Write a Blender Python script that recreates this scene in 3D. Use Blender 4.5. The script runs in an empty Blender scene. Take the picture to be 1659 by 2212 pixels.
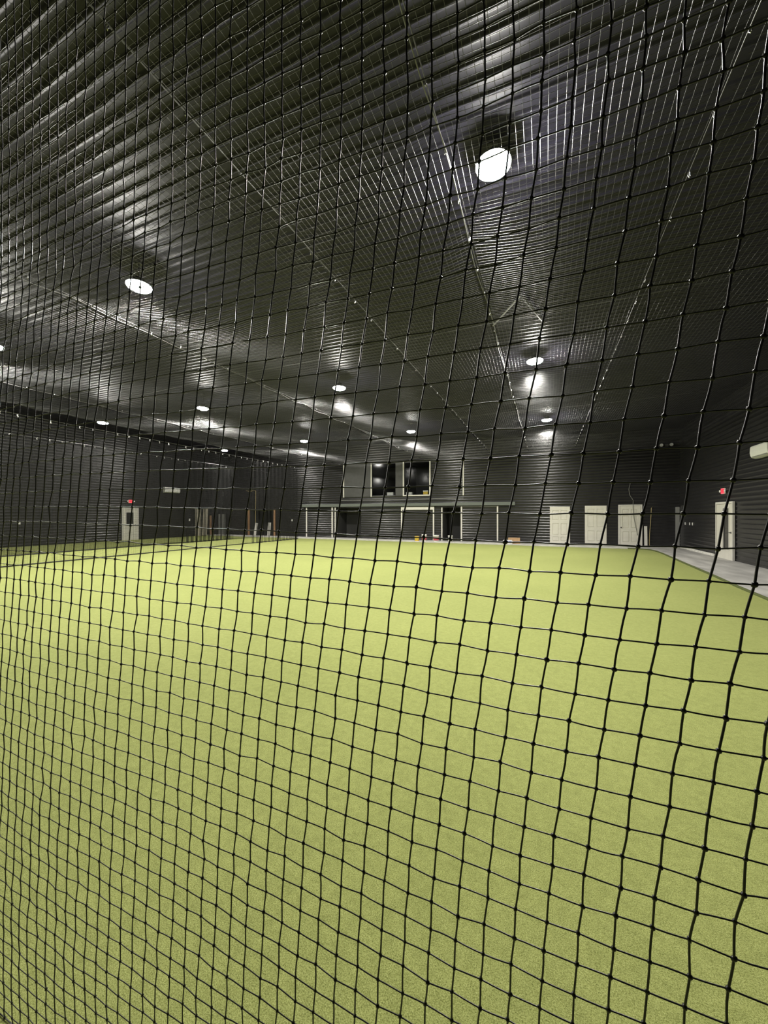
import bpy, bmesh, math, random
import numpy as np
random.seed(7); rng = np.random.default_rng(7)
S = bpy.context.scene
COL = S.collection
EYE = 1.62                      # height of the photographer's eye above the turf
# ------------------------------------------------------------------ helpers
def link(name, me, mat=None, parent=None):
    o = bpy.data.objects.new(name, me)
    COL.objects.link(o)
    if mat is not None and me is not None: me.materials.append(mat)
    if parent is not None: o.parent = parent
    return o
def obj(name, bm, mat, parent=None, smooth=False):
    me = bpy.data.meshes.new(name)
    bmesh.ops.recalc_face_normals(bm, faces=bm.faces)
    bm.to_mesh(me); bm.free()
    if smooth:
        me.polygons.foreach_set('use_smooth', [True]*len(me.polygons))
    return link(name, me, mat, parent)
def thing(name, label, cat, loc=(0,0,0), group=None):
    o = bpy.data.objects.new(name, None); COL.objects.link(o)
    o.location = loc; o.empty_display_size = .1
    o['label'] = label; o['category'] = cat
    if group: o['group'] = group
    return o
def tag(o, label, cat, group=None, kind=None):
    o['label'] = label; o['category'] = cat
    if group: o['group'] = group
    if kind: o['kind'] = kind
    return o
def struct(o):
    o['kind'] = 'structure'; return o
def dup(root, loc, label, group=None):
    r = root.copy(); COL.objects.link(r); r.location = loc; r['label'] = label
    if group: r['group'] = group
    for ch in list(root.children):
        c = ch.copy(); COL.objects.link(c); c.parent = r
        for g in list(ch.children):
            d = g.copy(); COL.objects.link(d); d.parent = c
    return r
def BM(): return bmesh.new()
def box(bm, x0, x1, y0, y1, z0, z1, bev=0):
    r = bmesh.ops.create_cube(bm, size=1)
    for v in r['verts']:
        v.co.x = x0+(v.co.x+.5)*(x1-x0); v.co.y = y0+(v.co.y+.5)*(y1-y0); v.co.z = z0+(v.co.z+.5)*(z1-z0)
    if bev:
        es = list({e for v in r['verts'] for e in v.link_edges})
        bmesh.ops.bevel(bm, geom=es, offset=bev, segments=2, affect='EDGES')
def lathe(bm, prof, seg=24, cx=0, cy=0, close=True):
    rings = []
    for r, z in prof:
        rings.append([bm.verts.new((cx+r*math.cos(2*math.pi*k/seg), cy+r*math.sin(2*math.pi*k/seg), z)) for k in range(seg)])
    for a, b in zip(rings, rings[1:]):
        for k in range(seg):
            bm.faces.new((a[k], a[(k+1)%seg], b[(k+1)%seg], b[k]))
    if close:
        bm.faces.new(rings[0]); bm.faces.new(rings[-1])
def tube(bm, pts, r, seg=6):
    pts = [np.array(p, float) for p in pts]
    rings = []
    for k, p in enumerate(pts):
        t = pts[min(k+1, len(pts)-1)]-pts[max(k-1, 0)]; t /= np.linalg.norm(t)+1e-9
        u = np.cross(t, (0,0,1.) if abs(t[2]) < .9 else (1.,0,0)); u /= np.linalg.norm(u); w = np.cross(t, u)
        rings.append([bm.verts.new(tuple(p+r*(math.cos(2*math.pi*q/seg)*u+math.sin(2*math.pi*q/seg)*w))) for q in range(seg)])
    for a, b in zip(rings, rings[1:]):
        for k in range(seg):
            bm.faces.new((a[k], a[(k+1)%seg], b[(k+1)%seg], b[k]))
    bm.faces.new(rings[0]); bm.faces.new(rings[-1])
def cords_mesh(name, groups, extra=None):
    """groups: list of (points array L x n x 3, radius, axis) -> one mesh of thin cords."""
    V = []; F = []; off = 0
    for P, r, axis, sides in groups:
        L, n, _ = P.shape
        e = {'x': ((0,1,0),(0,0,1)), 'y': ((1,0,0),(0,0,1)), 'z': ((1,0,0),(0,1,0))}[axis]
        ang = 2*np.pi*np.arange(sides)/sides+.4
        o = np.cos(ang)[:,None]*np.array(e[0], float)+np.sin(ang)[:,None]*np.array(e[1], float)
        v = P[:,:,None,:]+r*o[None,None]
        V.append(v.reshape(-1,3))
        idx = off+np.arange(L*n*sides).reshape(L, n, sides)
        a = idx[:,:-1]; b = idx[:,1:]
        f = np.stack([a, np.roll(a,-1,2), np.roll(b,-1,2), b], -1).reshape(-1,4)
        F.append(f); off += L*n*sides
    if extra is not None:
        v, f = extra; V.append(v); F.append(f+off)
    V = np.concatenate(V).astype(np.float32); F = np.concatenate(F).astype(np.int32)
    me = bpy.data.meshes.new(name)
    me.vertices.add(len(V)); me.vertices.foreach_set('co', V.ravel())
    me.loops.add(F.size); me.loops.foreach_set('vertex_index', F.ravel())
    me.polygons.add(len(F)); me.polygons.foreach_set('loop_start', np.arange(len(F), dtype=np.int32)*4)
    me.polygons.foreach_set('use_smooth', np.ones(len(F), bool))
    me.update(calc_edges=True)
    return me
# ------------------------------------------------------------------ materials
def mat(name, col, rough=.5, metal=0, emit=None, estr=0, spec=.5):
    m = bpy.data.materials.new(name); m.use_nodes = True
    b = m.node_tree.nodes['Principled BSDF']
    b.inputs['Base Color'].default_value = (*col, 1); b.inputs['Roughness'].default_value = rough
    b.inputs['Metallic'].default_value = metal; b.inputs['Specular IOR Level'].default_value = spec
    if emit:
        b.inputs['Emission Color'].default_value = (*emit, 1); b.inputs['Emission Strength'].default_value = estr
    return m
def noisy(name, c0, c1, scale, rough=.5, bump=0, detail=4, spec=.5, stretch=None, bscale=None, bdist=.01):
    m = mat(name, c0, rough, spec=spec); nt = m.node_tree; N = nt.nodes; b = N['Principled BSDF']
    tc = N.new('ShaderNodeTexCoord'); mp = N.new('ShaderNodeMapping')
    if stretch: mp.inputs['Scale'].default_value = stretch
    nt.links.new(tc.outputs['Object'], mp.inputs['Vector'])
    n = N.new('ShaderNodeTexNoise'); n.inputs['Scale'].default_value = scale; n.inputs['Detail'].default_value = detail
    nt.links.new(mp.outputs[0], n.inputs['Vector'])
    r = N.new('ShaderNodeValToRGB'); r.color_ramp.elements[0].position = .32; r.color_ramp.elements[1].position = .68
    r.color_ramp.elements[0].color = (*c0,1); r.color_ramp.elements[1].color = (*c1,1)
    nt.links.new(n.outputs['Fac'], r.inputs['Fac']); nt.links.new(r.outputs['Color'], b.inputs['Base Color'])
    if bump:
        n2 = n
        if bscale:
            n2 = N.new('ShaderNodeTexNoise'); n2.inputs['Scale'].default_value = bscale; n2.inputs['Detail'].default_value = 3
            nt.links.new(mp.outputs[0], n2.inputs['Vector'])
        bp = N.new('ShaderNodeBump'); bp.inputs['Strength'].default_value = bump; bp.inputs['Distance'].default_value = bdist
        nt.links.new(n2.outputs['Fac'], bp.inputs['Height']); nt.links.new(bp.outputs[0], b.inputs['Normal'])
    return m
M = {}
M['siding']  = noisy('black_wall_panel', (.016,.0155,.0165), (.020,.0195,.0205), 3, .27, .05, bscale=2, bdist=.004)
M['roof']    = noisy('black_roof_panel', (.018,.0168,.030), (.022,.0205,.035), 2, .46, .03, spec=.22, bscale=1.5, bdist=.004)
M['flat']    = noisy('charcoal_board', (.05,.05,.048), (.062,.062,.06), 4, .55)
M['inner']   = mat('dark_inside', (.035,.035,.033), .8)
M['white']   = noisy('white_paint', (.62,.60,.55), (.68,.66,.61), 5, .45)
M['ivory']   = noisy('ivory_door_paint', (.62,.60,.53), (.68,.66,.58), 4, .4)
M['beam']    = mat('grey_green_beam', (.12,.135,.12), .6)
M['concrete']= noisy('concrete', (.36,.35,.33), (.60,.585,.55), 2.2, .7, .3, detail=8, stretch=(1,.35,1), bscale=30)
M['foam']    = noisy('white_sill_foam', (.6,.59,.54), (.8,.78,.72), 8, .8)
M['cord']    = noisy('black_nylon_cord', (.003,.003,.003), (.006,.006,.006), 900, .34, .15, spec=.6, bscale=1600, bdist=.0004)
M['net']     = mat('dark_nylon_mesh', (.008,.008,.009), .42, spec=.55); M['net'].node_tree.nodes['Principled BSDF'].inputs['IOR'].default_value = 1.8
M['curtain'] = mat('black_curtain_mesh', (.007,.007,.007), .55, spec=.3)
M['rope']    = mat('black_rope', (.012,.012,.011), .6)
M['edge']    = mat('grey_edge_rope', (.14,.14,.14), .35, spec=.8)
M['steel']   = mat('galvanised_steel', (.13,.13,.13), .5, 1)
M['clip']    = mat('bright_zinc', (.8,.8,.78), .25, 1)
M['housing'] = mat('lamp_housing', (.03,.03,.03), .5)
M['lamp']    = mat('lamp_lens', (.9,.88,.8), .4, emit=(1,.97,.89), estr=985)
M['wood']    = noisy('raw_wood', (.20,.11,.055), (.34,.20,.11), 3, .7, stretch=(6,6,.6))
M['plank']   = noisy('pale_plank', (.42,.38,.30), (.56,.51,.41), 3, .7, stretch=(8,8,.5))
M['glass']   = mat('dark_glass', (.02,.02,.02), .06)
M['acwhite'] = mat('appliance_white', (.80,.80,.76), .4)
M['red']     = mat('exit_red', (.8,.04,.05), .4, emit=(1,.05,.09), estr=1.3)
M['dark']    = mat('dark_plastic', (.03,.03,.03), .5)
M['yellow']  = mat('yellow_bucket', (.75,.52,.06), .5)
M['pail']    = mat('white_plastic', (.78,.77,.74), .45)
M['redlabel']= mat('red_label', (.55,.08,.12), .5)
M['bluelabel']=mat('blue_wrap', (.08,.14,.55), .5)
M['card']    = noisy('cardboard', (.40,.25,.13), (.47,.30,.17), 6, .8)
M['yellowcord'] = mat('tan_cord', (.42,.34,.16), .6)
M['greycord']= mat('grey_cord', (.22,.22,.2), .6)
M['grey']    = mat('grey_panel', (.25,.25,.24), .6)
M['edging']  = noisy('turf_edging', (.06,.075,.02), (.10,.12,.03), 60, .9)
def pane_mat():
    m = bpy.data.materials.new('clear_pane'); m.use_nodes = True; nt = m.node_tree; N = nt.nodes
    N.remove(N['Principled BSDF']); o = N['Material Output']
    t = N.new('ShaderNodeBsdfTransparent'); g = N.new('ShaderNodeBsdfGlossy'); g.inputs['Roughness'].default_value = .10; g.inputs['Color'].default_value = (.16,.16,.16,1)
    f = N.new('ShaderNodeFresnel'); f.inputs['IOR'].default_value = 1.5; x = N.new('ShaderNodeMixShader')
    t.inputs['Color'].default_value = (.93,.94,.94,1)
    nt.links.new(f.outputs[0], x.inputs[0]); nt.links.new(t.outputs[0], x.inputs[1]); nt.links.new(g.outputs[0], x.inputs[2]); nt.links.new(x.outputs[0], o.inputs['Surface'])
    return m
M['pane'] = pane_mat()
def turf_mat():
    m = mat('artificial_turf', (.3,.36,.1), .85, spec=.15); nt = m.node_tree; N = nt.nodes; L = nt.links; b = N['Principled BSDF']
    b.inputs['Specular Tint'].default_value = (1,1,.62,1); b.inputs['Sheen Weight'].default_value = .2; b.inputs['Sheen Roughness'].default_value = .4; b.inputs['Sheen Tint'].default_value = (.85,.95,.42,1)
    tc = N.new('ShaderNodeTexCoord')
    def noise(s, d, r=.5):
        n = N.new('ShaderNodeTexNoise'); n.inputs['Scale'].default_value = s; n.inputs['Detail'].default_value = d; n.inputs['Roughness'].default_value = r
        L.new(tc.outputs['Object'], n.inputs['Vector']); return n
    fine = noise(240, 3, .7); mid = noise(26, 4); big = noise(.5, 4)
    r = N.new('ShaderNodeValToRGB'); e = r.color_ramp.elements
    e[0].position = .30; e[0].color = (.140,.160,.040,1); e[1].position = .72; e[1].color = (.535,.57,.235,1)
    k = e.new(.5); k.color = (.342,.374,.120,1)
    L.new(fine.outputs['Fac'], r.inputs['Fac'])
    mx = N.new('ShaderNodeMixRGB'); mx.blend_type = 'MULTIPLY'; mx.inputs[0].default_value = 1
    r2 = N.new('ShaderNodeValToRGB'); r2.color_ramp.elements[0].position=.3; r2.color_ramp.elements[1].position=.7
    r2.color_ramp.elements[0].color = (.86,.87,.84,1); r2.color_ramp.elements[1].color = (1.06,1.06,1.06,1)
    L.new(mid.outputs['Fac'], r2.inputs['Fac'])
    L.new(r.outputs['Color'], mx.inputs[1]); L.new(r2.outputs['Color'], mx.inputs[2])
    mx2 = N.new('ShaderNodeMixRGB'); mx2.blend_type = 'MULTIPLY'; mx2.inputs[0].default_value = 1
    r3 = N.new('ShaderNodeValToRGB'); r3.color_ramp.elements[0].position=.35; r3.color_ramp.elements[1].position=.65
    r3.color_ramp.elements[0].color = (.94,.95,.93,1); r3.color_ramp.elements[1].color = (1.03,1.03,1.03,1)
    L.new(big.outputs['Fac'], r3.inputs['Fac']); L.new(mx.outputs[0], mx2.inputs[1]); L.new(r3.outputs['Color'], mx2.inputs[2])
    L.new(mx2.outputs[0], b.inputs['Base Color'])
    bp = N.new('ShaderNodeBump'); bp.inputs['Strength'].default_value = .5; bp.inputs['Distance'].default_value = .006
    L.new(fine.outputs['Fac'], bp.inputs['Height']); L.new(bp.outputs[0], b.inputs['Normal'])
    return m
M['turf'] = turf_mat()
# ------------------------------------------------------------------ room shell
XL, XR, YF, YN = -24.2, 5.85, 22.0, -3.6
HT = 7.2
def zroof(x): return 6.12-.028*(x+6)
RIB = .225
def rib_profile(a, b, pitch=.15, h=.016, flat=.42):
    """flat pans with rounded ribs between a and b: list of (coordinate, depth towards the room)"""
    out = []
    k = math.floor(a/pitch)
    while k*pitch < b:
        st = [0, flat*.5, flat]+[flat+(1-flat)*q/8 for q in range(1, 8)]
        for t in st:
            d = 0 if t <= flat else h*(.5-.5*math.cos(2*math.pi*(t-flat)/(1-flat)))
            c = (k+t)*pitch
            if a < c < b: out.append((c, d))
        k += 1
    return [(a, 0)]+out+[(b, 0)]
def sheet(bm, p0, p1, along, prof, face):
    """ribbed sheet: ribs run from p0 to p1 on axis `along`; prof on the other axis via face(t, s, d)"""
    A = [bm.verts.new(face(p0, s, d)) for s, d in prof]
    B = [bm.verts.new(face(p1, s, d)) for s, d in prof]
    for k in range(len(A)-1):
        bm.faces.new((A[k], A[k+1], B[k+1], B[k]))
# ceiling
bm = BM()
sheet(bm, XL-.3, XR+.3, 'x', rib_profile(YN-.3, YF+.3, .165, .020, .56), lambda x, s, d: (x, s, zroof(x)-d))
struct(obj('ceiling', bm, M['roof'], None, True))
# far wall with its openings
holes = [(-20.95,-18.62,.04,2.05), (-13.27,-11.32,.04,2.08), (-5.75,-4.66,.04,2.05), (-10.53,-8.83,2.85,4.96), (-8.25,-6.58,2.85,4.93)]
bm = BM()
xs = sorted({XL-.1, XR+.1, *[h[0] for h in holes], *[h[1] for h in holes]})
for x0, x1 in zip(xs, xs[1:]):
    hs = sorted([(h[2],h[3]) for h in holes if h[0] <= x0+1e-6 and h[1] >= x1-1e-6])
    z = -.05
    for a, b in hs+[(HT, HT)]:
        if a > z+.01:
            sheet(bm, x0, x1, 'x', rib_profile(z, a), lambda x, s, d: (x, YF-d, s))
        z = b
struct(obj('wall_far', bm, M['siding'], None, True))
# dark rooms behind the openings
bm = BM()
for x0, x1, z0, z1 in holes:
    dpt = 1.5 if z0 < 1 else 3
    g = .35 if z0 > 1 else 0
    c = [(x0-g,z0-.02),(x1+g,z0-.02),(x1+g,z1+.1),(x0-g,z1+.1)]
    f = [bm.verts.new((x, YF+.001, z)) for x, z in c]; bk = [bm.verts.new((x, YF+dpt, z)) for x, z in c]
    bm.faces.new(bk)
    for k in range(4): bm.faces.new((f[k], f[(k+1)%4], bk[(k+1)%4], bk[k]))
struct(obj('wall_inner', bm, M['inner']))
bm = BM()
sheet(bm, YN-.1, YF+.1, 'y', rib_profile(-.05, HT), lambda y, s, d: (XR-d, y, s))
struct(obj('wall_right', bm, M['siding'], None, True))
bm = BM()
sheet(bm, YN-.1, YF+.1, 'y', rib_profile(-.05, HT), lambda y, s, d: (XL+d, y, s))
struct(obj('wall_left', bm, M['siding'], None, True))
bm = BM()
sheet(bm, XL-.1, XR+.1, 'x', rib_profile(-.05, HT), lambda x, s, d: (x, YN+d, s))
struct(obj('wall_near', bm, M['siding'], None, True))
# floor: slab with a raised walkway along the right and far sides
edge = [(3.76,YN+.03),(3.78,4),(3.80,9.2),(3.86,10.6),(3.98,12.2),(4.14,15),(4.34,18.2),(4.38,19.4),(4.30,20.1),(4.05,20.42),(3.5,20.5),(0,20.52),(-4,20.6),(-10,20.66),(-16,20.72),(XL+.03,20.75)]
CURB = .055
bm = BM()
box(bm, XL-.2, XR+.2, YN-.2, YF+3, -.2, -.002)
lo = [bm.verts.new((x,y,-.002)) for x,y in edge]; hi = [bm.verts.new((x,y,CURB)) for x,y in edge]
for k in range(len(edge)-1):
    bm.faces.new((lo[k], lo[k+1], hi[k+1], hi[k]))
cx = [(XR+.1, y) for x, y in edge[:9]]+[(XR+.1, YF+.1)]+[(x, YF+.1) for x, y in edge[10:]]
out = [bm.verts.new((x,y,CURB)) for x,y in cx]
for k in range(len(edge)-1):
    bm.faces.new((hi[k], hi[k+1], out[k+1], out[k]))
struct(obj('floor', bm, M['concrete']))
# turf
TZ = .016
bm = BM()
t = [bm.verts.new((x-.012 if k < 9 else x, y-(.012 if k > 8 else 0), TZ)) for k, (x, y) in enumerate(edge)]
t2 = [bm.verts.new((XL+.03, y, TZ)) for x, y in edge[:1]]
bm.faces.new(t+t2)
b0 = [bm.verts.new((v.co.x, v.co.y, 0)) for v in t+t2]
tt = t+t2
for k in range(len(tt)): bm.faces.new((tt[k], tt[(k+1)%len(tt)], b0[(k+1)%len(tt)], b0[k]))
o = obj('artificial_turf', bm, M['turf'])
tag(o, 'yellow-green artificial turf covering the floor of the hall', 'turf', kind='stuff')
# dark turf nosing along the kerb of the walkway
bm = BM()
pr = [(-.014,.0),(-.016,.045),(-.008,.062),(.02,.064),(.03,.056)]
rows = []
for k, (x, y) in enumerate(edge[:11]):
    n = np.array((1.,.0)) if k < 7 else np.array((math.cos((k-6)*math.pi/8), math.sin((k-6)*math.pi/8)))
    rows.append([bm.verts.new((x+n[0]*d, y+n[1]*d, z)) for d, z in pr])
for a, b in zip(rows, rows[1:]):
    for k in range(len(pr)-1): bm.faces.new((a[k], a[k+1], b[k+1], b[k]))
struct(obj('trim_1', bm, M['edging']))
bm = BM()
rows = []
for x, y in edge[10:]:
    rows.append([bm.verts.new((x, y+d, z)) for d, z in ((.005,CURB+.001),(.005,CURB+.016),(.13,CURB+.016),(.13,CURB+.001))])
for a, b in zip(rows, rows[1:]):
    for k in range(3): bm.faces.new((a[k], a[k+1], b[k+1], b[k]))
struct(obj('trim_2', bm, M['foam']))
# ------------------------------------------------------------------ trims on the far wall
tn = [2]
def trim(x0, x1, y0, y1, z0, z1, m, bev=.004):
    tn[0] += 1
    bm = BM(); box(bm, x0, x1, y0, y1, z0, z1, bev)
    return struct(obj('trim_%d' % tn[0], bm, M[m]))
F = YF
W = .075
for x, z0, z1 in ((-12.63,2.80,5.12),(-10.55,2.80,5.02),(-8.29,2.80,4.98),(-6.55,2.83,4.96),(-4.5,2.78,4.94)):
    trim(x-W/2, x+W/2, F-.06, F-.001, z0, z1, 'white')
trim(-8.29, -6.55, F-.05, F-.001, 2.80, 2.86, 'white')
trim(-10.55, -8.83, F-.045, F-.001, 2.80, 2.84, 'flat')
trim(-12.9, -4.5, F-.035, F-.001, 2.585, 2.615, 'grey')
trim(-15.99, -1.6, F-.16, F-.001, 2.16, 2.35, 'beam', .01)
for x, z0, z1, w in ((-15.67,.056,2.12,.085),(-13.54,.056,2.14,.10),(-13.30,.056,2.12,.07),(-8.41,.056,2.12,.085),(-6.32,.056,2.12,.085),(-5.80,.056,2.06,.07),(-4.61,.056,2.12,.085),(-2.55,.056,2.12,.075)):
    trim(x-w/2, x+w/2, F-.06, F-.001, z0, z1, 'white')
trim(-8.37, -6.36, F-.05, F-.001, 1.93, 2.12, 'white')
trim(-4.57, -2.6, F-.035, F-.001, 2.08, 2.115, 'grey')
# smooth charcoal boards between the upper windows
trim(-12.59, -10.59, F-.03, F-.001, 2.82, 5.0, 'flat')
trim(-8.83, -8.33, F-.03, F-.001, 2.84, 4.96, 'flat')
# corner posts
trim(5.70, 5.84, F-.14, F-.02, .056, 2.0, 'grey')
bm = BM(); box(bm, XR-.075, XR-.012, 17.75, 21.6, CURB+.001, CURB+.09, .01)
o = struct(obj('baseboard_right', bm, M['foam']))
# upper windows (glass panes set in the openings)
for n, (x0, x1, z0, z1) in enumerate(holes[3:], 1):
    bm = BM()
    for a, b, c, d in ((x0,x0+.03,z0,z1),(x1-.03,x1,z0,z1),(x0+.03,x1-.03,z0,z0+.03),(x0+.03,x1-.03,z1-.03,z1)):
        box(bm, a, b, F+.02, F+.06, c, d)
    w = struct(obj('window_%d' % n, bm, M['dark']))
    bm = BM(); box(bm, x0+.03, x1-.03, F+.037, F+.043, z0+.03, z1-.03)
    obj('window_pane', bm, M['pane'], w)
# ------------------------------------------------------------------ doors
def panel_door(name, w, h, flip, knob=None, frame=False):
    bm = BM(); t = .04
    g = [0, .11*w/.9, .42*w/.9, .48*w/.9, .79*w/.9, w]
    gx = [0, .13*w, .45*w, .55*w, .87*w, w]
    gz = [0, .10*h, .36*h, .45*h, .76*h, .81*h, .92*h, h]
    if flip: gz = [h-z for z in reversed(gz)]
    nz = len(gz)-1
    pr = {1,3,5} if not flip else {1,3,5}
    V = [[bm.verts.new((x, -t, z)) for x in gx] for z in gz]
    pf = []
    for r in range(nz):
        for c in range(5):
            f = bm.faces.new((V[r][c], V[r][c+1], V[r+1][c+1], V[r+1][c]))
            if r in pr and c in (1,3): pf.append(f)
    for f in pf:
        r1 = bmesh.ops.inset_region(bm, faces=[f], thickness=.022, depth=0)
        for v in f.verts: v.co.y += .026
        r2 = bmesh.ops.inset_region(bm, faces=[f], thickness=.03, depth=0)
        for v in f.verts: v.co.y -= .018
    bo = [bm.verts.new(p) for p in ((0,0,0),(w,0,0),(w,0,h),(0,0,h))]
    bm.faces.new(bo)
    bm.faces.new([V[0][c] for c in range(6)]+[bo[1], bo[0]])
    bm.faces.new([V[-1][c] for c in range(6)]+[bo[2], bo[3]])
    bm.faces.new([V[r][0] for r in range(nz+1)]+[bo[3], bo[0]])
    bm.faces.new([V[r][-1] for r in range(nz+1)]+[bo[2], bo[1]])
    d = struct(obj(name, bm, M['ivory']))
    if knob is not None:
        kb = BM()
        lathe(kb, [(.0,0),(.028,0),(.028,.012),(.012,.014),(.012,.03),(.027,.042),(.027,.055),(.0,.064)], 14, close=False)
        k = obj('door_knob', kb, M['dark'], d, True)
        k.rotation_euler = (math.pi/2, 0, 0); k.location = (knob*w, -t, .92)
    if frame:
        fb = BM(); fw = .07
        box(fb, -fw-.01, -.01, -.055, 0, 0, h+fw, .004); box(fb, w+.01, w+.01+fw, -.055, 0, 0, h+fw, .004); box(fb, -.01, w+.01, -.055, 0, h+.01, h+fw, .004)
        obj('door_frame', fb, M['white'], d)
    return d
Zf = CURB+.004
d = panel_door('door_1', .97, 2.0, True); d.location = (.18, F-.028, Zf)
d = panel_door('door_2', .98, 2.03, False, .93); d.location = (1.85, F-.028, Zf)
d = panel_door('door_3', .86, 2.0, False, .05, True); d.location = (3.42, F-.028, Zf)
def glazed_door(name, w, h, gl, side, rot, loc):
    """steel door: slab, window, frame; local x along the wall, -y into the room"""
    bm = BM(); a, b, c, e = gl
    for q in ((0,a,0,h),(b,w,0,h),(a,b,0,c),(a,b,e,h)): box(bm, q[0], q[1], -.045, 0, q[2], q[3])
    d = struct(obj(name, bm, M['ivory']))
    gb = BM(); box(gb, a, b, -.02, -.01, c, e)
    obj('window_pane', gb, M['glass'], d)
    mb = BM()
    for q in ((a-.03,a+.012,c-.03,e+.03),(b-.012,b+.03,c-.03,e+.03),(a,b,c-.03,c+.012),(a,b,e-.012,e+.03)): box(mb, q[0], q[1], -.058, -.03, q[2], q[3], .004)
    obj('window_moulding', mb, M['white'], d)
    fb = BM(); fw = .08
    box(fb, -fw, -.004, -.07, 0, 0, h+fw, .005); box(fb, w+.004, w+fw, -.07, 0, 0, h+fw, .005); box(fb, -.004, w+.004, -.07, 0, h+.004, h+fw, .005)
    obj('door_frame', fb, M['white'], d)
    kb = BM(); lathe(kb, [(0,0),(.032,0),(.032,.012),(.012,.014),(.012,.045),(.012,.05),(0,.05)], 14, close=False)
    k = obj('door_handle', kb, M['dark'], d, True); k.rotation_euler = (math.pi/2,0,0); k.location = (side*w, -.045, .95)
    lb = BM(); tube(lb, [(side*w,-.09,.95),(side*w+(.1 if side < .5 else -.1),-.09,.945)], .009, 8)
    obj('lever', lb, M['dark'], k).matrix_parent_inverse = k.matrix_basis.inverted()
    d.rotation_euler = (0,0,rot); d.location = loc
    return d
# right wall door: seen nearly edge-on, tall narrow light
glazed_door('door_4', 1.22, 1.94, (.50,.98,.34,1.80), .94, -math.pi/2, (XR-.026, 17.46, Zf))
# left wall door with upper window
glazed_door('door_5', .86, 1.96, (.16,.62,1.0,1.76), .86, math.pi/2, (XL+.026, 14.58, .02))
# ------------------------------------------------------------------ lamps
LZ = 5.72
def lamp_proto():
    t = thing('high_bay_lamp', '', 'lamp')
    bm = BM()
    lathe(bm, [(.0,-.062),(.06,-.060),(.12,-.052),(.17,-.036),(.195,-.016),(.2,0)], 28, close=False)
    obj('lens', bm, M['lamp'], t, True)
    bm = BM()
    lathe(bm, [(0,.001),(.203,.001),(.207,.012),(.198,.022),(.11,.035),(.095,.06),(.095,.13),(.06,.145),(0,.145)], 28, close=False)
    obj('housing', bm, M['housing'], t, True)
    bm = BM()
    tube(bm, [(0,0,.14),(0,0,.34)], .012, 8); box(bm, -.05, .05, -.05, .05, .33, .36, .005)
    obj('hanging_stem', bm, M['housing'], t)
    return t
lamps = [
 (-.57,4.49,'round white hall lamp, largest and nearest, high at upper right'),
 (-.28,10.65,'round white hall lamp behind the largest one, before the upper windows'),
 (.02,17.46,'round white hall lamp furthest along the row above the white panel doors'),
 (-6.69,4.31,'second largest round white lamp, at upper left by the sagging net edge'),
 (-6.13,10.37,'round white lamp above the middle of the turf, second of its row'),
 (-6.09,17.2,'small round white lamp just above the right upper window'),
 (-12.11,10.24,'round white lamp left of centre, above the wall with the left-hand air conditioner'),
 (-12.35,17.08,'smallest clearly glowing lamp, left of the upper windows'),
 (-18.08,10.05,'leftmost glowing round lamp, over the hanging curtain rings'),
 (-18.75,17.45,'faint far lamp seen behind the curtain rings at the far left corner'),
 (-12.3,4.4,'round white lamp just outside the left border, nearer of two'),
 (-18.2,4.4,'round white lamp beyond the left border, in the outermost row'),
]
lp = lamp_proto()
for k, (x, y, lb) in enumerate(lamps):
    loc = (x, y, LZ)
    if k == 0:
        o = lp; o.location = loc; o['label'] = lb; o['group'] = 'round lamps under the roof'
    else:
        o = dup(lp, loc, lb, 'round lamps under the roof')
    st = [c for c in o.children if c.name.startswith('hanging_stem')][0]
    st.scale.z = (zroof(x)-LZ+.005)/.36
# ------------------------------------------------------------------ cables and overhead netting
CZ = 5.12
Y0, Y1 = .62, 21.5
cab_x = [(1.34,'nearest steel cable on the right, running along the hall under the roof'),
         (-.89,'steel cable passing beside the largest lamp'),
         (-2.86,'long steel cable crossing the dark ceiling diagonally, left of the largest lamp'),
         (-6.95,'steel cable below the upper left lamp with slack rope hanging beside it'),
         (-13.0,'steel cable at far left under the small lamps')]
cab_mesh = None
for k, (x, lb) in enumerate(cab_x):
    t = thing('support_cable', lb, 'cable', (x, 0, CZ), 'cables along the hall')
    if cab_mesh is None:
        bm = BM(); tube(bm, [(0,YN+.02,0)]+[(0,y,-.012*math.sin(y*.9)) for y in np.linspace(0,YF-.03,24)], .0045, 6)
        cable = obj('cable', bm, M['steel'], t, True); cab_mesh = cable.data
        bm = BM()
        tube(bm, [(.0,0,.012),(.008,0,.0),(.008,0,-.035),(0,0,-.05),(-.008,0,-.035),(-.008,0,0),(0,0,.012)], .005, 6)
        clip = obj('snap_clip', bm, M['clip'], t, True); clip_mesh = clip.data
        clip.location = (0, 1.0, 0)
        bm = BM()
        pts = []
        for q, y in enumerate(np.linspace(1.0, 21, 160)):
            ph = (y-1.0)/.62
            pts.append((.02*math.sin(y*2.1), y, -.03-.06*abs(math.sin(math.pi*ph/2))**1.5*(.6+.4*math.sin(y*.8))))
        tube(bm, pts, .005, 6)
        er = obj('edge_rope', bm, M['edge'], t, True); er_mesh = er.data; bpy.data.objects.remove(er)
        ys = [1.62]
    else:
        link('cable', cab_mesh, None, t)
        if k in (1, 3, 4): link('edge_rope', er_mesh, None, t)
        ys = [1.0]
    y = ys[0]
    while y < 21.2:
        c = link('snap_clip', clip_mesh, None, t); c.location = (0, y, 0); c.rotation_euler = (0,0,random.uniform(-.6,.6))
        y += .62
for y, lb in ((7.05,'thin cross cable between the first and second rows of lamps'), (13.4,'thin cross cable between the second and third rows of lamps')):
    bm = BM(); tube(bm, [(x, y, CZ+.02-.02*math.sin(x)) for x in np.linspace(XL+.05, XR-.05, 40)], .005, 6)
    tag(obj('cross_cable', bm, M['steel'], None, True), lb, 'cable', 'cables across the hall')
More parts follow.
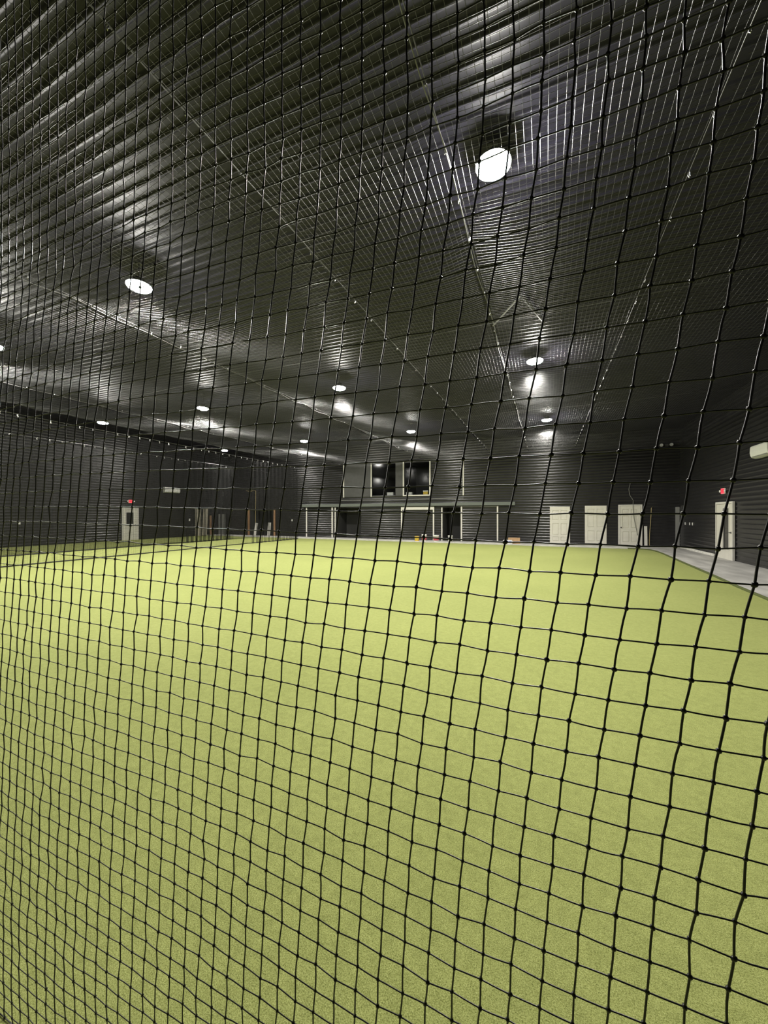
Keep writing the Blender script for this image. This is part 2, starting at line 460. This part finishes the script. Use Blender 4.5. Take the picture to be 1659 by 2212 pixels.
t = thing('roof_brace', 'dark V-shaped brace under the roof in front of the second lamp of the right row', 'brace', (-.44, 7.68, zroof(-.44)-.05))
bm = BM(); tube(bm, [(0,0,0),(.4,1.2,-.03)], .045, 8); obj('brace_arm', bm, M['dark'], t)
bm = BM(); tube(bm, [(0,0,0),(-.66,.95,-.03)], .014, 8); obj('brace_rod', bm, M['greycord'], t)
def overhead(xa, xb, sag, label):
    xa += .04; xb -= .04
    px_, py_ = .066, .05
    def zf(x, y):
        u = np.clip((x-xa)/(xb-xa), 0, 1)
        e = np.minimum(u, 1-u)*(xb-xa)
        sc = np.exp(-e/.35)*.05*np.abs(np.sin(np.pi*(y-1)/1.24))
        return CZ-.03-sag*4*u*(1-u)*(.85+.15*np.sin(y*.7+xa))-sc-.012*np.sin(x*2.3+y*1.7)-.008*np.sin(x*5.1-y*3.3)
    xs_ = np.arange(xa+.02, xb-.01, px_); ys_ = np.linspace(Y0, Y1, 60)
    A = np.zeros((len(xs_), len(ys_), 3)); A[:,:,0] = xs_[:,None]+.012*np.sin(ys_[None]*1.3+xs_[:,None]*2); A[:,:,1] = ys_[None]; A[:,:,2] = zf(A[:,:,0], A[:,:,1])
    ys2 = np.arange(Y0, Y1, py_); n = max(8, int((xb-xa)/.22)); xs2 = np.linspace(xa, xb, n)
    B = np.zeros((len(ys2), n, 3)); B[:,:,0] = xs2[None]; B[:,:,1] = ys2[:,None]+.012*np.sin(xs2[None]*1.9+ys2[:,None]); B[:,:,2] = zf(B[:,:,0], B[:,:,1])
    me = cords_mesh('overhead_netting', [(A,.0018,'y',5),(B,.0018,'x',5)])
    tag(link('overhead_netting', me, M['net']), label, 'netting', 'netting panels under the roof')
overhead(1.34, 5.7, .22, 'dark overhead net panel along the right wall')
overhead(-.89, 1.34, .13, 'dark overhead net panel lit under the largest lamp, right of its cable')
overhead(-2.86, -.89, .13, 'dark overhead net panel left of the cable beside the largest lamp')
overhead(-6.95, -2.86, .24, 'dark overhead net panel under the upper left lamp')
overhead(-13.0, -6.95, .26, 'dark overhead net panel at left behind the slack rope')
overhead(-15.2, -13.0, .14, 'narrow dark overhead net panel beside the first curtain')
# ------------------------------------------------------------------ hanging net curtains on the left
def net_curtain(X0, zt, segs, amp, label, p, r):
    """segs: list of (y0, y1, cloth length); hung in folds"""
    t = thing('net_curtain', label, 'net curtain', (X0, 0, 0), 'net curtains at the left')
    yy = []; am = []
    for y0, y1, ln in segs:
        n = int(ln/p); yy += list(np.linspace(y0, y1, n, endpoint=False)); ra = ln/(y1-y0); am += [amp*(ra-1)*.5+.01]*n
    yy = np.array(yy); am = np.convolve(np.pad(np.array(am), 12, 'edge'), np.ones(25)/25, 'valid')
    ph = np.cumsum(np.full(len(yy), p))
    def xo(z):
        k = (1-.25*z/zt)
        return am*np.sin(ph*2*np.pi/.95+.4*np.sin(ph*.7))*k+.05*am*np.sin(ph*17)
    zs = np.linspace(.03, zt, 7)
    A = np.zeros((len(yy), len(zs), 3))
    for q, z in enumerate(zs):
        A[:,q,0] = xo(z); A[:,q,1] = yy+.1*am*np.sin(ph*9+z); A[:,q,2] = z
    zs2 = np.arange(.03, zt, p)
    B = np.zeros((len(zs2), len(yy), 3))
    for q, z in enumerate(zs2):
        B[q,:,0] = xo(z); B[q,:,1] = yy; B[q,:,2] = z-.02*np.abs(np.sin(ph*np.pi/.6))*(z/zt)
    me = cords_mesh('netting', [(A,r,'z',4),(B[:, ::2],r*.85,'y',4)])
    link('netting', me, M['curtain'], t)
    bm = BM(); tube(bm, [(xx, y, .042) for xx, y in zip(xo(0)[::6], yy[::6])], .022, 6)
    obj('bottom_rope', bm, M['rope'], t, True)
    bm = BM(); tube(bm, [(0, Y, zt+.08-.01*math.sin(Y)) for Y in np.linspace(yy[0]-1, 21.9, 20)], .009, 6)
    obj('hanging_cable', bm, M['steel'], t, True)
    ring = None; y = yy[0]+.2; n = 0
    while y < yy[-1] and n < 60:
        if ring is None:
            bm = BM(); tube(bm, [(0,.012*math.cos(a), .0+.055*math.sin(a)) for a in np.linspace(0, 2*math.pi, 14)], .006, 6)
            cr = obj('curtain_ring', bm, M['clip'], t, True); ring = cr.data
        else: cr = link('curtain_ring', ring, None, t)
        cr.location = (0, y, zt+.035); cr.rotation_euler = (0,0,random.uniform(-.7,.7)); n += 1; y += .42
    return t
net_curtain(-18.9, 4.68, [(2.0,14.7,14.0),(14.7,18.2,11.0)], .16, 'black net curtain hung nearest the left wall, gathered before the far corner', .032, .0028)
net_curtain(-15.1, 4.68, [(2.0,16.0,15.4),(16.0,20.2,12.0)], .16, 'black net curtain hung further from the left wall, gathered at its far end', .04, .0021)
# ------------------------------------------------------------------ the barrier net right in front of the camera
CX = [-0.77844,0.91491,-0.02656,-0.00482,-0.14175,0.04259,0.04374,-0.02877,0.00621,-0.00344,-0.00124]
CZn = [-0.07352,-0.01549,-0.00329,0.00769,-0.88798,-0.0044,-0.00165,-0.00087,0.0301,-0.00013,-6e-05]
def netpt(i, j):
    ic = np.clip(i, -18, 25); jc = np.clip(j, -21, 26)
    a = ic/20; b = jc/20
    B = [1+0*a, a, a**2, a**3, b, b**2, b**3, b**4, a*b, a*b*b, a*a*b]
    X = sum(c*q for c, q in zip(CX, B)); Z = sum(c*q for c, q in zip(CZn, B))
    X = X+(i-ic)*.0445; Z = Z-(j-jc)*.0445
    return X, Z
I = np.arange(-40, 60); J = np.arange(-79, 37)
gi, gj = np.meshgrid(I, J, indexing='ij')
X, Z = netpt(gi.astype(float), gj.astype(float))
par = np.where((gi+gj) % 2 == 0, 1., -1.)
X = X-par*.0008+rng.normal(0, .00045, X.shape); Z = Z+par*.0007+rng.normal(0, .0006, X.shape)+EYE
Yn = .60+.006*np.sin(gi*.21+gj*.05)+.004*np.sin(gj*.17)+rng.normal(0, .0012, X.shape)
Z = np.clip(Z, .02, CZ-.02)
P = np.stack([X, Yn, Z], -1)
def fine(P, axis):
    """three points per mesh side so that cords bow a little between knots"""
    Q = np.moveaxis(P, axis, 1)
    a = Q[:,:-1]; b = Q[:,1:]
    bow = rng.normal(0, .00035, a.shape)
    m1 = a*.62+b*.38+bow; m2 = a*.3+b*.7+bow*.8
    out = np.stack([a, m1, m2], 2).reshape(Q.shape[0], -1, 3)
    return np.concatenate([out, Q[:,-1:]], 1)
# knots: small lumpy beads
def knots(P, r):
    ux = np.array([(1,0,0),(-1,0,0),(0,1,0),(0,-1,0),(0,0,1),(0,0,-1)], float)
    bm = bmesh.new(); bmesh.ops.create_cube(bm, size=1.15)
    bmesh.ops.subdivide_edges(bm, edges=bm.edges, cuts=1, use_grid_fill=True)
    for v in bm.verts: v.co = v.co.normalized()
    v0 = np.array([v.co[:] for v in bm.verts]); f0 = np.array([[v.index for v in f.verts] for f in bm.faces]); bm.free()
    n = len(P)
    sc = r*(1+rng.normal(0,.1,(n,1,3)))*np.array((1.0,.9,1.15))
    tilt = rng.normal(.5,.3,n)*np.where(rng.random(n)<.5,1,-1)
    c, s = np.cos(tilt), np.sin(tilt)
    v = v0[None]*sc
    vx = v[:,:,0]*c[:,None]-v[:,:,2]*s[:,None]; vz = v[:,:,0]*s[:,None]+v[:,:,2]*c[:,None]
    v = np.stack([vx, v[:,:,1], vz], -1)+P[:,None]
    f = f0[None]+(np.arange(n)*len(v0))[:,None,None]
    return v.reshape(-1,3), f.reshape(-1,4)
kp = P.reshape(-1,3)
V = fine(P, 1); H = fine(np.swapaxes(P,0,1), 1)
me = cords_mesh('barrier_net', [(V,.0015,'z',6),(H,.00108,'x',6)], knots(kp, .0033))
o = tag(link('barrier_net', me, M['cord']), 'black knotted square-mesh net hanging right in front of the viewer', 'net')
# ------------------------------------------------------------------ wall fittings
def exit_sign(loc, rot, label):
    t = thing('exit_sign', label, 'exit sign', loc, 'lit exit signs'); t.rotation_euler = (0,0,rot)
    bm = BM(); box(bm, -.15, .15, -.05, 0, -.1, .1, .008); obj('housing', bm, M['acwhite'], t)
    bm = BM(); box(bm, -.138, .138, -.056, -.05, -.088, .088, .003); f = obj('face', bm, M['red'], t)
    cu = bpy.data.curves.new('letters', 'FONT'); cu.body = 'EXIT'; cu.size = .15; cu.align_x = 'CENTER'; cu.align_y = 'CENTER'; cu.extrude = .001
    tmp = bpy.data.objects.new('tmp', cu); COL.objects.link(tmp)
    bpy.context.view_layer.update()
    me = bpy.data.meshes.new_from_object(tmp.evaluated_get(bpy.context.evaluated_depsgraph_get()))
    bpy.data.objects.remove(tmp); bpy.data.curves.remove(cu)
    me.materials.clear()
    l = link('letters', me, M['dark'], f); l.rotation_euler = (math.pi/2,0,0); l.location = (0,-.0575,0)
    for s in (-1, 1):
        bm = BM(); lathe(bm, [(0,0),(.02,0),(.042,.02),(.045,.05),(.04,.052),(0,.05)], 16, close=False)
        h = obj('lamp_head', bm, M['pail'], t, True); h.rotation_euler = (math.pi/2,0,0); h.location = (s*.2,-.02,.0)
    return t
exit_sign((XR-.012, 17.02, 2.47), -math.pi/2, 'red lit exit sign above the glazed door on the right wall')
exit_sign((XL+.012, 15.05, 2.47), math.pi/2, 'red lit exit sign above the door on the left wall')
def air_con(loc, rot, w, label):
    t = thing('air_conditioner', label, 'air conditioner', loc, 'wall air conditioners'); t.rotation_euler = (0,0,rot)
    pr = [(0,0),(-.10,.0),(-.17,.03),(-.205,.09),(-.215,.18),(-.21,.33),(-.19,.37),(-.15,.38),(0,.38)]
    bm = BM()
    A = [bm.verts.new((-w/2, y, z)) for y, z in pr]; B = [bm.verts.new((w/2, y, z)) for y, z in pr]
    for k in range(len(pr)): bm.faces.new((A[k], A[(k+1)%len(pr)], B[(k+1)%len(pr)], B[k]))
    bm.faces.new(A); bm.faces.new(B)
    bmesh.ops.bevel(bm, geom=[e for e in bm.edges], offset=.008, segments=2, affect='EDGES')
    obj('body', bm, M['acwhite'], t)
    bm = BM(); box(bm, -w*.44, w*.44, -.192, -.17, .035, .06, .004); obj('louvre', bm, M['grey'], t)
    return t
air_con((XR-.012, 14.18, 3.30), -math.pi/2, .96, 'white wall air conditioner high on the right wall at the picture edge')
air_con((XL+.012, 17.8, 3.15), math.pi/2, 1.15, 'white wall air conditioner high on the left wall')
def plate(loc, rot, label, s=.1):
    t = thing('switch_plate', label, 'switch', loc, 'small wall plates'); t.rotation_euler = (0,0,rot)
    bm = BM(); box(bm, -s*.4, s*.4, -.012, 0, -s*.6, s*.6, .003); obj('plate', bm, M['pail'], t)
    bm = BM(); box(bm, -s*.12, s*.12, -.02, -.012, -s*.22, s*.22, .003); obj('toggle', bm, M['acwhite'], t)
plate((XL+.012, 9.63, 1.21), math.pi/2, 'white wall plate on the left wall, far left edge', .12)
plate((XL+.012, 19.29, 1.24), math.pi/2, 'white wall plate on the left wall under the air conditioner', .14)
plate((-16.97, F-.012, 1.22), 0, 'white switch plate on the far wall left of the white trims', .12)
plate((XR-.012, 21.08, 1.22), -math.pi/2, 'wall plate on the right wall nearest the far corner', .1)
plate((XR-.012, 20.5, 1.22), -math.pi/2, 'middle of three wall plates on the right wall', .1)
plate((XR-.012, 20.15, 1.22), -math.pi/2, 'wall plate on the right wall nearest the glazed door', .1)
# twin unlit floodlight high in the far right corner
t = thing('flood_light', 'unlit twin floodlight high on the wall in the far right corner', 'floodlight', (5.35, F-.012, 5.0))
bm = BM(); box(bm, -.08, .08, -.06, 0, -.06, .06, .008); obj('base', bm, M['dark'], t)
for s in (-1, 1):
    bm = BM(); lathe(bm, [(0,0),(.03,0),(.07,.06),(.075,.1),(.065,.1),(0,.085)], 18, close=False)
    h = obj('lamp_head', bm, M['grey'], t, True); h.rotation_euler = (math.pi/2,0,-.3); h.location = (s*.2,-.05,0)
    bm = BM(); tube(bm, [(0,-.03,0),(s*.2,-.06,0)], .012, 8); obj('arm', bm, M['dark'], t)
# ------------------------------------------------------------------ things along the far wall
def slab(name, label, cat, m, x, y, z, w, t_, h, lean=(0,0), rz=0, group=None):
    bm = BM(); box(bm, -w/2, w/2, -t_/2, t_/2, 0, h, min(.006, t_/4))
    o = obj(name, bm, M[m]); o.location = (x, y, z); o.rotation_euler = (lean[0], lean[1], rz)
    return tag(o, label, cat, group)
slab('wooden_post', 'left brown wooden post framing the dark opening in the far left corner', 'post', 'wood', -21.02, F-.05, Zf, .15, .09, 2.02)
slab('wooden_post', 'right brown wooden post framing the dark opening, beside the leaning white board', 'post', 'wood', -18.53, F-.05, Zf, .17, .09, 2.0)
slab('plank', 'pale wooden plank, left of those leaning in the far left corner', 'plank', 'plank', XL+.42, 19.95, .02, .5, .05, 2.05, (0,-.19), math.pi/2, 'planks in the left corner')
bpy.data.objects['plank'].rotation_euler = (0,0,math.pi/2)
o = bpy.data.objects['plank']; o.location.x = XL+.12
slab('plank', 'pale wooden plank leaning in the far left corner, slightly tilted', 'plank', 'plank', XL+.13, 20.5, .05, .40, .05, 2.05, (0,.06), math.pi/2, 'planks in the left corner')
slab('dark_board', 'narrow brown board leaning beside the pale planks', 'board', 'wood', XL+.12, 21.05, .06, .2, .04, 1.5, (0,.0), math.pi/2)
slab('grey_sheet', 'tall grey sheet leaning in the corner behind the pale planks', 'panel', 'grey', -23.75, F-.12, Zf, .75, .03, 1.62, (0,0), 0)
slab('white_board', 'white board leaning crookedly between the brown posts', 'board', 'white', -20.32, F-.18, Zf, .24, .03, .95, (-.1,.13), 0)
slab('white_board', 'upright white board leaning beside the right brown post', 'board', 'white', -19.0, F-.15, Zf, .27, .03, .98, (-.08,.02), 0)
slab('white_plank', 'narrow white plank standing right of the framed panel door', 'plank', 'white', 4.5, F-.12, Zf, .13, .025, 1.0, (-.06,0), 0)
for x0, x1, y, m, lb in ((-23.2,-20.9,21.0,'white','long white strip lying flat on the walkway in the far left corner'),
                      (-17.2,-16.3,21.1,'white','short white strip lying on the walkway below the switch plate')):
    bm = BM(); box(bm, x0, x1, y, y+.12, CURB+.001, CURB+.03, .004)
    tag(obj('floor_strip', bm, M[m]), lb, 'strip')
def bucket(x, y, r, h, m, band, label, handle=True):
    t = thing('bucket', label, 'bucket', (x, y, Zf), 'buckets on the walkway')
    bm = BM(); lathe(bm, [(0,0),(r*.86,0),(r*.9,.01),(r,h*.86),(r*1.05,h*.87),(r*1.05,h*.93),(r*1.02,h),(r*.96,h),(r*.84,.02),(0,.02)], 24, close=False)
    obj('pail', bm, M[m], t, True)
    if band:
        bm = BM(); lathe(bm, [(r*.925,h*.2),(r*.935,h*.2),(r*.995,h*.68),(r*.985,h*.68)], 24, close=False); obj('paper_label', bm, M[band], t, True)
    bm = BM(); tube(bm, [(r*1.05*math.cos(a), -.02-r*.9*math.sin(a)*.4, h*.85-r*.8*math.sin(a)) for a in np.linspace(0, math.pi, 10)], .004, 6); obj('wire_handle', bm, M['steel'], t, True)
bucket(-7.02, 20.85, .135, .29, 'yellow', None, 'yellow bucket on the walkway below the wide white header')
bucket(-6.58, 20.9, .15, .40, 'pail', 'redlabel', 'white bucket with a red label beside the yellow bucket')
bucket(-5.88, 20.95, .17, .37, 'pail', 'redlabel', 'wide white and red bucket before the narrow dark doorway')
bucket(-5.05, 21.0, .13, .37, 'pail', None, 'plain white bucket at the right of the narrow dark doorway')
# cardboard box and packs
t = thing('cardboard_box', 'brown cardboard box right of the last white trim', 'box', (-1.6, 21.3, Zf))
bm = BM(); box(bm, -.30, .30, -.2, .2, 0, .31, .006); obj('carton', bm, M['card'], t)
bm = BM(); box(bm, -.302, .302, -.03, .03, .305, .314); obj('tape', bm, M['plank'], t)
t = thing('wrapped_pack', 'blue and white wrapped pack before the cardboard box', 'pack', (-1.9, 20.92, Zf))
bm = BM(); box(bm, -.24, .24, -.13, .13, 0, .20, .02); obj('pack', bm, M['pail'], t)
bm = BM(); box(bm, -.10, .20, -.134, -.128, .06, .17, .002); obj('printed_panel', bm, M['bluelabel'], t)
# items behind the upper windows
def crate(x, z, w, h, m, label, n):
    t = thing('supply_box', label, 'box', (x, YF+.35, 2.84))
    bm = BM()
    box(bm, -w/2, w/2, -.12, .12, 0, h*.78, .01); obj('box_body', bm, M[m], t)
    bm = BM(); box(bm, -w/2-.01, w/2+.01, -.13, .13, h*.78, h, .008); obj('lid', bm, M['acwhite'], t)
crate(-9.33, 0, .42, .24, 'pail', 'white box on the sill behind the left upper window', 3)
crate(-8.02, 0, .38, .22, 'pail', 'white box at the left behind the right upper window', 3)
crate(-6.92, 0, .30, .30, 'yellow', 'yellowish box at the right behind the right upper window', 2)
# cords and hoses
bm = BM(); tube(bm, [(3.86,F-.05,3.2),(3.80,F-.05,2.9),(3.84,F-.05,2.6),(3.98,F-.06,2.35),(3.96,F-.10,2.0),(3.98,F-.11,1.6),(4.06,F-.11,1.1),(4.16,F-.11,.6)], .012, 6)
tag(obj('hanging_cord', bm, M['greycord'], None, True), 'grey cord hanging down over the framed panel door', 'cord')
bm = BM(); tube(bm, [(4.78,F-.05,2.02),(4.73,F-.06,1.95),(4.72,F-.06,1.6),(4.69,F-.07,1.1),(4.66,F-.08,.7),(4.64,F-.1,.3),(4.64,F-.15,.075)], .014, 6)
tag(obj('tan_cord', bm, M['yellowcord'], None, True), 'tan cord hanging to the floor right of the white plank', 'cord')
bm = BM(); tube(bm, [(-21.3,F-.05,3.48),(-20.9,F-.05,3.42),(-20.5,F-.05,3.48),(-20.33,F-.05,3.46),(-20.33,F-.05,2.6),(-20.35,F-.05,1.6),(-20.34,F-.05,.7)], .016, 6)
tag(obj('tan_cord', bm, M['yellowcord'], None, True), 'tan cord running along and down the wall between the brown posts', 'cord')
# ------------------------------------------------------------------ world, camera, output
w = bpy.data.worlds.new('World'); S.world = w; w.use_nodes = True
w.node_tree.nodes['Background'].inputs['Color'].default_value = (.01,.01,.011,1)
w.node_tree.nodes['Background'].inputs['Strength'].default_value = .2
cam = bpy.data.cameras.new('Camera'); co = bpy.data.objects.new('Camera', cam); COL.objects.link(co)
cam.sensor_fit = 'VERTICAL'; cam.sensor_height = 36; cam.lens = 36*799/2212
cam.shift_y = 6/2212; cam.clip_start = .02; cam.clip_end = 200
co.location = (0, 0, EYE); co.rotation_euler = (math.pi/2, 0, math.atan(350.5/799))
S.camera = co
vs = S.view_settings
vs.view_transform = 'Standard'; vs.look = 'None'; vs.gamma = 1; vs.exposure = 0; vs.use_curve_mapping = False
